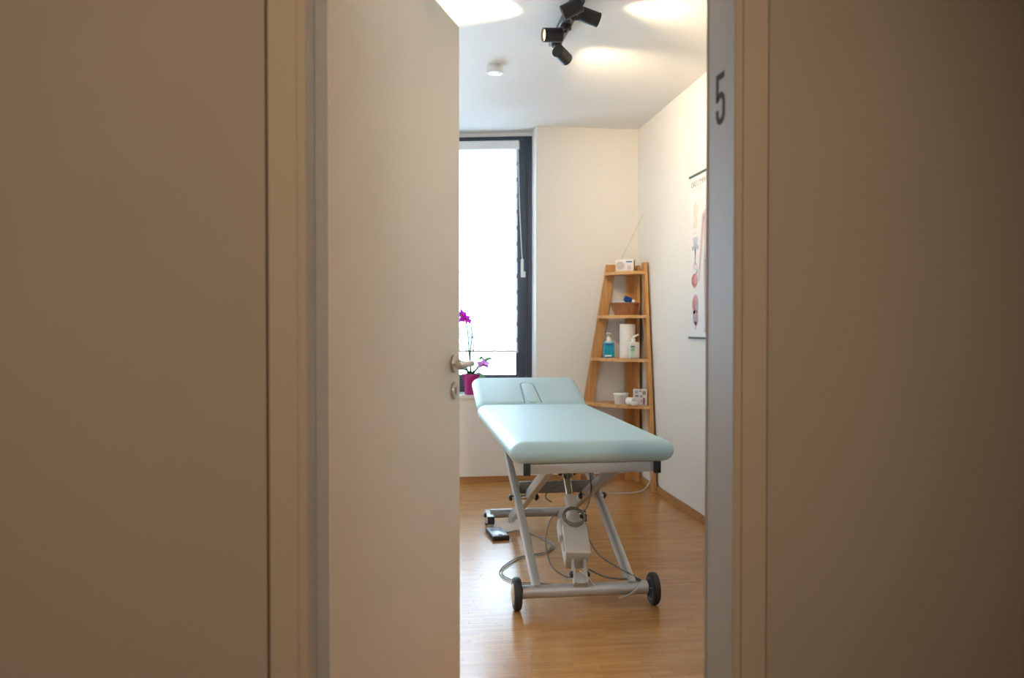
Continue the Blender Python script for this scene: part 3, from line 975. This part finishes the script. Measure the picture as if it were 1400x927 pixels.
# radio on the top board
rd = thing('radio', 'small white radio with a dark back and raised aerial on the top shelf', 'radio', (1.575, 5.84, ZS4), math.radians(-26))
G().b2((-0.066, -0.018, 0), (0.066, 0.004, 0.088), bevel=0.006, seg=3).done('front_panel', RADIO_WHITE, rd)
G().b2((-0.064, 0.004, 0.001), (0.065, 0.046, 0.087), bevel=0.004).done('case', RADIO_DARK, rd)
G().cyl((-0.032, -0.0175, 0.044), (-0.032, -0.0195, 0.044), 0.030, seg=32).done('speaker_grille', GRILLE, rd)
G().b2((0.012, -0.0192, 0.066), (0.054, -0.0175, 0.076)).done('display', SCREEN_BLUE, rd, smooth=False)
kn = G().cyl((0.034, -0.0175, 0.032), (0.034, -0.026, 0.032), 0.012, seg=24, bevel=0.001).done('knob', GRILLE, rd)
G().cyl((0.034, -0.0255, 0.032), (0.034, -0.0275, 0.032), 0.005, seg=16).done('knob_centre', WHITE_PL, kn)
G().tube([(-0.034, 0.022, 0.086), (0.120, 0.080, 0.43)], 0.0022, seg=8, smooth=False, taper=0.6).done('aerial', GRILLE, rd)

# basket with odds and ends
bk = thing('wicker_basket', 'oval brown wicker basket filled with packets on the second shelf from the top', 'basket', (1.566, 5.80, ZS3))
def basket():
    g = G()
    n = 44
    bm = g.bm
    rows = []
    for j, z in enumerate([0, 0.012, 0.03, 0.05, 0.07, 0.084]):
        t = z / 0.084
        row = []
        for k in range(n):
            a = 2 * math.pi * k / n
            r = (0.078 + 0.026 * t) * (1 + (0.035 if k % 4 < 2 else -0.040) * (1 if 0 < j < 5 else 0.3))
            row.append(bm.verts.new((r * math.cos(a), r * 0.66 * math.sin(a), z)))
        rows.append(row)
    for a, b in zip(rows, rows[1:]):
        for k in range(n):
            bm.faces.new((a[k], a[(k + 1) % n], b[(k + 1) % n], b[k]))
    bm.faces.new(rows[0][::-1])
    return g
basket().done('basket_body', WICKER, bk)
G().tube([(0.105 * math.cos(a), 0.070 * math.sin(a), 0.085) for a in [2 * math.pi * i / 24 for i in range(25)]], 0.0045, seg=8, res=3).done('basket_rim', WICKER, bk)
bz = ZS3
def item(name, label, cat, c, s, seed, m, amp=0.2):
    tag(G().blob((0, 0, 0), s, seed, amp, 2).done(name, m, loc=c), label, cat)
item('crumpled_bag', 'crumpled pale lilac film bag in the left of the wicker basket', 'bag', (1.524, 5.795, bz + 0.092), (0.044, 0.036, 0.026), 3, FILM)
o = G().box((0, 0, 0), (0.062, 0.020, 0.050), rot=(0.25, 0.30, 0.2), bevel=0.007, seg=3).done('blue_pouch', CLOTH_BLUE, loc=(1.580, 5.788, bz + 0.108))
tag(o, 'royal blue pouch standing upright in the wicker basket', 'pouch')
item('cotton_ball', 'small cream cotton ball beside the blue pouch', 'cotton ball', (1.622, 5.790, bz + 0.100), (0.015, 0.015, 0.014), 5, PAPER, 0.1)
item('ochre_packet', 'ochre wrapped packet at the right end of the basket', 'packet', (1.634, 5.800, bz + 0.082), (0.026, 0.026, 0.018), 8, OCHRE)
item('white_packet', 'flat white packet at the front of the basket', 'packet', (1.578, 5.765, bz + 0.076), (0.036, 0.022, 0.016), 12, WHITE_SOFT, 0.12)
for nm, (dx, dy) in (('filler', (0.0, 0.0)),):
    G().blob((0, 0, 0.040), (0.072, 0.045, 0.038), 21, 0.08).done('basket_lining', WHITE_SOFT, bk)

# blue pump bottle
bb = thing('pump_bottle', 'pump bottle filled with blue gel at the left of the third shelf', 'bottle', (1.462, 5.865, ZS2), math.radians(-8))
def oblong(g, w, d, z0, z1, bev):
    t = bmesh.new()
    bmesh.ops.create_cube(t, size=1.0)
    bmesh.ops.scale(t, vec=(w, d, z1 - z0), verts=t.verts)
    bmesh.ops.bevel(t, geom=t.edges[:], offset=bev, segments=4, affect='EDGES', profile=0.5)
    return g.merge(t, Matrix.Translation((0, 0, (z0 + z1) / 2)))
oblong(G(), 0.078, 0.046, 0, 0.112, 0.010).done('bottle_body', BLUE_LIQ, bb)
g = G().lathe([(0.036, 0.0), (0.036, 0.006), (0.026, 0.014), (0.016, 0.018), (0, 0.018)], (0, 0, 0.106), (0, 0, 1), 24, (1, 0.6))
g.done('shoulder', BLUE_TOP, bb)
g = G().lathe([(0.017, 0), (0.017, 0.022), (0.012, 0.030), (0.005, 0.032), (0.0045, 0.054), (0, 0.054)], (0, 0, 0.120), (0, 0, 1), 20)
g.b2((-0.016, -0.030, 0.172), (0.012, 0.010, 0.182), bevel=0.003)
g.done('pump', WHITE_PL, bb)
lb = G().b2((-0.027, -0.0238, 0.090), (0.024, -0.0228, 0.100)).done('label_print', INK_NAVY, bb, smooth=False)
G().b2((-0.030, -0.0238, 0.010), (0.018, -0.0228, 0.022)).done('label_print', INK_WHITE, bb, smooth=False)

# paper roll
pr = thing('paper_roll', 'tall white paper towel roll behind the white pump bottle', 'paper roll', (1.592, 5.83, ZS2))
g = G().lathe([(0.020, 0.0), (0.0555, 0.0), (0.0565, 0.004), (0.0565, 0.241), (0.0555, 0.245), (0.020, 0.245), (0.020, 0.0)], (0, 0, 0), (0, 0, 1), 40)
g.done('paper_wrap', PAPER, pr)
G().lathe([(0.0195, 0.0), (0.0195, 0.244), (0.017, 0.244), (0.017, 0.0), (0.0195, 0.0)], (0, 0, 0), (0, 0, 1), 24).done('core', CARD, pr)

# white pump bottle
wb = thing('pump_bottle', 'white pump bottle with a green label in front of the paper roll', 'bottle', (1.602, 5.705, ZS2), math.radians(10))
oblong(G(), 0.078, 0.046, 0, 0.118, 0.011).done('bottle_body', WHITE_SOFT, wb)
g = G().lathe([(0.017, 0), (0.017, 0.020), (0.011, 0.028), (0.005, 0.030), (0.005, 0.040), (0, 0.040)], (-0.004, 0, 0.117), (0, 0, 1), 20)
g.bar((-0.008, 0, 0.150), (0.034, -0.010, 0.172), 0.016, 0.012, bevel=0.003)
g.done('pump', WHITE_PL, wb)
G().b2((-0.034, -0.0238, 0.082), (-0.002, -0.0228, 0.090)).done('label_print', INK_NAVY, wb, smooth=False)
G().b2((-0.034, -0.0238, 0.052), (-0.002, -0.0228, 0.080)).done('label_print', INK_GREEN, wb, smooth=False)
G().b2((-0.032, -0.0238, 0.012), (-0.004, -0.0228, 0.050)).done('label_print', INK_PALEGREEN, wb, smooth=False)

# bottom board: tub, carton, bandage
tu = thing('plastic_tub', 'short white plastic tub with a rim on the lowest shelf', 'tub', (1.523, 5.75, ZS1))
g = G().lathe([(0, 0), (0.041, 0), (0.043, 0.003), (0.049, 0.064), (0, 0.064)], (0, 0, 0), (0, 0, 1), 36)
g.done('tub_body', WHITE_SOFT, tu)
G().lathe([(0, 0.062), (0.052, 0.062), (0.053, 0.066), (0.053, 0.076), (0.051, 0.079), (0, 0.079)], (0, 0, 0), (0, 0, 1), 36).done('lid', WHITE_PL, tu)
bx = thing('carton', 'white printed carton standing at the right of the lowest shelf', 'carton', (1.637, 5.655, ZS1), math.radians(-8))
G().b2((-0.046, -0.020, 0), (0.046, 0.030, 0.112), bevel=0.0015).done('carton_body', CARD, bx)
for i, (x0, z0, x1, z1, m) in enumerate(((-0.042, 0.082, -0.018, 0.106, INK_BLUEGREY), (-0.012, 0.092, 0.006, 0.106, INK_MAUVE), (0.012, 0.074, 0.036, 0.100, INK_GREY), (-0.040, 0.060, -0.016, 0.074, INK_GREY),
                                      (0.016, 0.006, 0.030, 0.052, INK_PURPLE), (-0.004, 0.056, 0.012, 0.070, INK_GREY), (0.0, 0.020, 0.010, 0.040, INK_BLUEGREY))):
    G().b2((x0, -0.0207, z0), (x1, -0.0198, z1)).done('label_print', m, bx, smooth=False)
bd = thing('bandage_roll', 'loose cream bandage roll lying in front of the carton', 'bandage', (1.556, 5.628, ZS1))
g = G()
pts = [(0.004 + (0.004 + 0.0020 * i) * math.cos(i * 0.55), 0, 0.030 + (0.004 + 0.00105 * i) * math.sin(i * 0.55)) for i in range(25)]
for i in range(len(pts) - 1):
    pass
g.lathe([(0, -0.024), (0.026, -0.024), (0.029, -0.020), (0.029, 0.020), (0.026, 0.024), (0, 0.024)], (0, 0, 0.029), (0.75, -0.6, 0.0), 26)
g.done('roll', PAPER, bd)
G().blob((0.024, -0.026, 0.016), (0.026, 0.014, 0.016), 31, 0.2).done('loose_end', PAPER, bd)

# ------------------------------------------------------------------ wall chart
po = thing('wall_chart', 'tall anatomical lymph chart hanging on the white right wall', 'chart', (XR, 4.875, 1.07))
PW, PH = 0.70, 0.985
# chart plane: u runs towards the viewer (-y), v up
MP = Matrix(((0, 0, -1, 0), (-1, 0, 0, 0), (0, 1, 0, 0), (0, 0, 0, 1)))
def flat(name, polys, m, lift, parent):
    g = G()
    for p in polys:
        g.prism(p, lift, lift + 0.0003, MP)
    return g.done(name, m, parent, smooth=False)
sheet = G().prism([(0, 0.008), (PW, 0.008), (PW, PH - 0.008), (0, PH - 0.008)], 0.003, 0.004, MP).done('sheet', POSTER, po, smooth=False)
for v in (0.0, PH - 0.012):
    G().prism([(-0.008, v), (PW + 0.008, v), (PW + 0.008, v + 0.012), (-0.008, v + 0.012)], 0.0, 0.010, MP).done('rail', RAIL_GREEN, po, smooth=False)
RT = (math.pi / 2, 0, -math.pi / 2)
text_mesh('title_print', 'DAS LYMPHSYSTEM', 0.050, INK_GREY, sheet, (-0.0045, -0.020, PH - 0.074), RT, 1.0)
flat('subtitle_print', [[(0.030, PH - 0.098), (0.190, PH - 0.098), (0.190, PH - 0.090), (0.030, PH - 0.090)]], INK_TAN, 0.0041, sheet)
def ell(cx_, cy_, a, b, n=18, rot=0.0):
    c_, s_ = math.cos(rot), math.sin(rot)
    return [(cx_ + a * math.cos(t) * c_ - b * math.sin(t) * s_, cy_ + a * math.cos(t) * s_ + b * math.sin(t) * c_) for t in [2 * math.pi * k / n for k in range(n)]]
def ribbon(pts, w0, w1=None):
    w1 = w0 if w1 is None else w1
    Lp, Rp = [], []
    n = len(pts)
    for i, p in enumerate(pts):
        a = Vector(pts[max(0, i - 1)])
        b = Vector(pts[min(n - 1, i + 1)])
        d = (b - a).normalized()
        q = Vector((-d.y, d.x))
        w = (w0 + (w1 - w0) * i / (n - 1)) / 2
        Lp.append(tuple(Vector(p) + q * w))
        Rp.append(tuple(Vector(p) - q * w))
    return Lp + Rp[::-1]
U = 0.315
body = [ell(U, 0.825, 0.034, 0.046)]
body.append([(U - 0.016, 0.79), (U - 0.018, 0.765), (U - 0.080, 0.745), (U - 0.092, 0.715), (U - 0.078, 0.60), (U - 0.070, 0.52), (U - 0.080, 0.455),
             (U + 0.080, 0.455), (U + 0.070, 0.52), (U + 0.078, 0.60), (U + 0.092, 0.715), (U + 0.080, 0.745), (U + 0.018, 0.765), (U + 0.016, 0.79)])
for s in (-1, 1):
    body.append(ribbon([(U + s * 0.086, 0.735), (U + s * 0.108, 0.62), (U + s * 0.125, 0.52), (U + s * 0.150, 0.40)], 0.044, 0.024))
    body.append(ell(U + s * 0.155, 0.375, 0.016, 0.036, 14, s * 0.2))
    body.append(ribbon([(U + s * 0.042, 0.47), (U + s * 0.044, 0.33), (U + s * 0.042, 0.22), (U + s * 0.040, 0.07)], 0.080, 0.030))
    body.append([(U + s * 0.022, 0.075), (U + s * 0.058, 0.075), (U + s * 0.078, 0.040), (U + s * 0.030, 0.040)])
flat('figure_print', body, INK_SKIN, 0.0041, sheet)
lines = []
for s in (-1, 1):
    lines.append(ribbon([(U + s * 0.012, 0.78), (U + s * 0.030, 0.73), (U + s * 0.088, 0.72), (U + s * 0.108, 0.60), (U + s * 0.148, 0.41)], 0.008, 0.004))
    lines.append(ribbon([(U + s * 0.012, 0.72), (U + s * 0.020, 0.56), (U + s * 0.044, 0.47), (U + s * 0.046, 0.30), (U + s * 0.040, 0.09)], 0.011, 0.006))
    lines.append(ribbon([(U + s * 0.062, 0.46), (U + s * 0.060, 0.30), (U + s * 0.050, 0.10)], 0.007, 0.004))
    lines.append(ell(U + s * 0.080, 0.700, 0.014, 0.020, 12))
    lines.append(ell(U + s * 0.045, 0.455, 0.016, 0.014, 12))
flat('vessel_print', lines, INK_MAUVE, 0.0045, sheet)
flat('chest_print', [ell(U, 0.66, 0.050, 0.060), ell(U, 0.55, 0.042, 0.035)], INK_ROSE, 0.0045, sheet)
# small side pictures down the left margin
sx0 = 0.095
KW = 1.4
def wide(polys):
    return [[(sx0 + (x - sx0) * KW, y) for x, y in p] for p in polys]
flat('head_print', wide([ell(sx0, 0.765, 0.026, 0.050, 16), ribbon([(sx0, 0.72), (sx0 - 0.004, 0.665)], 0.040, 0.052)]), INK_TAN, 0.0041, sheet)
for v in (0.630, 0.415, 0.300):
    flat('caption_print', [[(sx0 - 0.05, v), (sx0 + 0.03, v), (sx0 + 0.03, v + 0.008), (sx0 - 0.05, v + 0.008)]], INK_TAN, 0.0041, sheet)
flat('vessel_tree_print', wide([ribbon([(sx0 - 0.025 + 0.012 * k, 0.61), (sx0 - 0.018 + 0.009 * k, 0.56), (sx0 - 0.004 + 0.002 * k, 0.52), (sx0, 0.47)], 0.006) for k in range(5)]
     + [ell(sx0 - 0.030, 0.545, 0.010, 0.014), ell(sx0 + 0.030, 0.545, 0.010, 0.014)]), INK_BLUEGREY, 0.0041, sheet)
flat('vessel_stem_print', wide([ribbon([(sx0, 0.50), (sx0 - 0.002, 0.45)], 0.012), ribbon([(sx0 - 0.002, 0.46), (sx0 - 0.022, 0.430)], 0.008), ribbon([(sx0, 0.46), (sx0 + 0.022, 0.430)], 0.008)]), INK_ROSE, 0.0045, sheet)
flat('organ_print', wide([ell(sx0 - 0.008, 0.350, 0.038, 0.042, 18)]), INK_RED, 0.0041, sheet)
flat('organ_light_print', wide([ell(sx0 + 0.008, 0.355, 0.018, 0.028, 16)]), INK_ROSE, 0.0045, sheet)
flat('organ_duct_print', wide([ribbon([(sx0 + 0.010, 0.385), (sx0 + 0.030, 0.412)], 0.014)]), INK_BLUEGREY, 0.0045, sheet)
flat('gut_print', wide([ell(sx0 + 0.002, 0.205, 0.040, 0.062, 18), ell(sx0 + 0.006, 0.130, 0.034, 0.050, 18, 0.2), ribbon([(sx0 + 0.010, 0.10), (sx0 + 0.006, 0.055)], 0.024, 0.010)]), INK_ROSE, 0.0041, sheet)
flat('gut_core_print', wide([ell(sx0 - 0.014, 0.205, 0.016, 0.036, 14)]), INK_RED, 0.0045, sheet)
flat('gut_fold_print', wide([ribbon([(sx0 + 0.016, 0.23), (sx0 + 0.010, 0.16), (sx0 + 0.016, 0.10)], 0.016, 0.010), ell(sx0 + 0.0, 0.13, 0.012, 0.024)]), INK_BLUEGREY, 0.0045, sheet)

# ------------------------------------------------------------------ orchid on the sill
orc = thing('potted_orchid', 'orchid with magenta blooms in a magenta pot on the window sill', 'plant', (0.478, 6.10, ZS))
G().lathe([(0, 0), (0.044, 0), (0.047, 0.004), (0.060, 0.120), (0.066, 0.150), (0.0645, 0.153), (0.060, 0.148), (0.056, 0.118), (0, 0.118)], (0, 0, 0), (0, 0, 1), 40).done('pot', POT, orc)
G().lathe([(0, 0.130), (0.030, 0.132), (0.058, 0.126), (0.057, 0.118), (0, 0.118)], (0, 0, 0), (0, 0, 1), 20).done('bark', BARK, orc)
def leaf(ang, L, w, rise, droop, roll=0.0):
    g = G()
    bm = g.bm
    n = 10
    prev = None
    for i in range(n + 1):
        t = i / n
        r = L * t
        z = 0.128 + rise * math.sin(min(1, t * 1.2) * math.pi * 0.5) - droop * t * t
        ww = w * (math.sin(math.pi * (0.08 + 0.92 * t) ** 0.75) * 0.5 + 0.02) if t < 1 else 0.002
        c = Vector((r * math.cos(ang), r * math.sin(ang), z))
        s = Vector((-math.sin(ang) * math.cos(roll), math.cos(ang) * math.cos(roll), math.sin(roll)))
        row = [bm.verts.new(c + s * ww + Vector((0, 0, 0.25 * ww))), bm.verts.new(c + Vector((0, 0, -0.10 * ww))), bm.verts.new(c - s * ww + Vector((0, 0, 0.25 * ww)))]
        if prev:
            bm.faces.new((prev[0], prev[1], row[1], row[0]))
            bm.faces.new((prev[1], prev[2], row[2], row[1]))
        prev = row
    bmesh.ops.solidify(bm, geom=bm.faces[:], thickness=0.003)
    g.done('leaf', LEAF, orc, ang=80)
leaf(math.radians(-8), 0.185, 0.060, 0.135, 0.0, 0.6)
leaf(math.radians(-40), 0.115, 0.062, 0.140, 0.0, 0.9)
leaf(math.radians(185), 0.150, 0.070, 0.125, 0.01, -0.7)
leaf(math.radians(215), 0.120, 0.070, 0.075, 0.02, -0.7)
leaf(math.radians(-22), 0.150, 0.070, 0.030, 0.085, 0.5)
leaf(math.radians(250), 0.070, 0.055, 0.05, 0.0, -0.3)
def flower(c, facing, s, m, name='blossom', parent=orc):
    q = Vector(facing).normalized().to_track_quat('Z', 'Y').to_matrix().to_4x4()
    M_ = Matrix.Translation(c) @ q
    g = G()
    bm = g.bm
    for k, (a, L, w) in enumerate(((90, 1, 0.42), (210, 1, 0.40), (330, 1, 0.40), (15, 1.0, 0.72), (165, 1.0, 0.72))):
        a = math.radians(a)
        rows = []
        for i in range(6):
            t = i / 5
            ww = s * w * math.sin(math.pi * min(0.97, 0.10 + 0.87 * t)) * 0.55
            r = s * L * t
            z = 0.16 * s * math.sin(t * 2.6) - 0.02 * k * s * 0.2
            d = Vector((math.cos(a), math.sin(a), 0))
            e = Vector((-math.sin(a), math.cos(a), 0))
            rows.append([bm.verts.new(M_ @ (d * r + e * ww + Vector((0, 0, z - 0.1 * ww)))), bm.verts.new(M_ @ (d * r + Vector((0, 0, z + 0.1 * ww)))), bm.verts.new(M_ @ (d * r - e * ww + Vector((0, 0, z - 0.1 * ww))))])
        for p, r_ in zip(rows, rows[1:]):
            bm.faces.new((p[0], p[1], r_[1], r_[0]))
            bm.faces.new((p[1], p[2], r_[2], r_[1]))
    bmesh.ops.solidify(bm, geom=bm.faces[:], thickness=0.0012)
    f_ = g.done(name, m, parent, ang=80)
    G().blob(M_ @ Vector((0, -0.08 * s, 0.14 * s)), (0.20 * s, 0.20 * s, 0.20 * s), 5, 0.15, 1).done('flower_lip', LIP, f_)
    return f_
S1 = [(0.0, 0.0, 0.125), (-0.012, 0.0, 0.25), (-0.020, 0.0, 0.40), (-0.034, -0.005, 0.53), (-0.055, -0.010, 0.60), (-0.085, -0.012, 0.635)]
G().tube(S1, 0.0052, seg=8).done('flower_stem', STEM, orc)
G().tube([(0.004, 0.012, 0.12), (-0.004, 0.012, 0.30), (0.006, 0.012, 0.43), (0.004, 0.012, 0.505)], 0.0056, seg=8).done('flower_stem', STEM, orc)
G().tube([(0.016, 0.004, 0.12), (0.016, 0.004, 0.43)], 0.0052, seg=8, smooth=False).done('plant_stake', STAKE, orc)
G().tube([(-0.028, 0.008, 0.12), (-0.034, 0.008, 0.36)], 0.0042, seg=8, smooth=False).done('plant_stake', STAKE, orc)
for z in (0.16, 0.24, 0.31, 0.37):
    G().cyl((-0.005 - 0.04 * z, 0.0, z), (-0.005 - 0.04 * z, 0, z + 0.016), 0.0070, seg=10).done('stem_node', STAKE, orc)
flower((-0.074, -0.028, 0.590), (0.2, -1, 0.1), 0.042, PETAL)
flower((-0.048, -0.030, 0.563), (0.5, -1, -0.1), 0.044, PETAL)
flower((-0.026, -0.026, 0.540), (0.7, -0.9, -0.2), 0.036, PETAL)
flower((-0.070, -0.020, 0.550), (-0.5, -1, 0.0), 0.034, PETAL)
ff = flower((0.086, -0.050, 0.222), (-0.1, -1, 0.10), 0.052, PETAL_PALE)
ff['label'] = 'pale pink orchid bloom'
G().tube([(0.0, 0, 0.125), (0.03, -0.02, 0.185), (0.06, -0.034, 0.215), (0.086, -0.040, 0.224)], 0.0026, seg=8).done('flower_stem', STEM, orc)

# ------------------------------------------------------------------ ceiling lamp with four spot heads
lp = thing('ceiling_lamp', 'black ceiling lamp with four swivelling spot heads on a bar', 'lamp', (0.762, 3.92, ZC))
g = G().b2((-0.030, -0.300, -0.030), (0.030, 0.300, 0.0), bevel=0.002)
lb_ = g.done('lamp_bar', LAMP_BAR, lp)
G().cyl((0, -0.07, -0.0295), (0, -0.07, -0.034), 0.006, seg=14).done('bar_screw', LAMP_BLACK, lb_)
def spot(y_, c, d):
    """head centred at c (local), shining along d"""
    d = Vector(d).normalized()
    c = Vector(c)
    G().cyl((0, y_, -0.030), (0, y_, -0.052), 0.026, seg=24, bevel=0.002).done('lamp_joint', LAMP_BLACK, lp)
    G().tube([(0, y_, -0.050), Vector((0, y_, -0.060)), c], 0.007, seg=10, smooth=False).done('swivel_arm', LAMP_BLACK, lp)
    g = G().lathe([(0.0, -0.046), (0.030, -0.046), (0.033, -0.043), (0.033, 0.046), (0.030, 0.046), (0.030, 0.034), (0.0, 0.034)], c, d, 36)
    h = g.done('lamp_head', LAMP_BLACK, lp)
    G().lathe([(0.0, 0.036), (0.0285, 0.036), (0.0285, 0.0345), (0.0, 0.0345)], c, d, 30).done('lamp_lens', LENS, h)
    ld = bpy.data.lights.new('lamp_light', 'SPOT')
    ld.energy = SPOT_WATT
    ld.color = SPOT_COL
    ld.spot_size = math.radians(90)
    ld.spot_blend = 1.0
    ld.shadow_soft_size = 0.02
    lo = bpy.data.objects.new('lamp_light', ld)
    lo.parent = lp
    lo.location = c + d * 0.052
    lo.rotation_euler = d.to_track_quat('-Z', 'Y').to_euler()
    COL.objects.link(lo)
spot(0.235, (0.020, 0.195, -0.104), (0.66, 0.74, -0.24))
spot(-0.010, (-0.070, -0.035, -0.088), (-1, -0.16, -0.09))
spot(-0.165, (0.068, -0.215, -0.062), (1, 0.10, -0.27))
spot(-0.262, (-0.030, -0.300, -0.062), (-0.90, 0.22, -0.42))

# smoke detector
sd = thing('smoke_detector', 'round white smoke detector on the ceiling', 'smoke detector', (0.503, 4.66, ZC))
G().lathe([(0, 0), (0.042, 0), (0.042, -0.010), (0, -0.010)], (0, 0, 0), (0, 0, 1), 36).done('base_plate', DETECTOR, sd)
G().lathe([(0, -0.010), (0.047, -0.010), (0.051, -0.016), (0.050, -0.034), (0.043, -0.044), (0.020, -0.047), (0, -0.047)], (0, 0, 0), (0, 0, 1), 36).done('cover', DETECTOR, sd)
G().cyl((0.020, -0.020, -0.0455), (0.020, -0.020, -0.0480), 0.004, seg=12).done('test_lamp', GRILLE, sd)
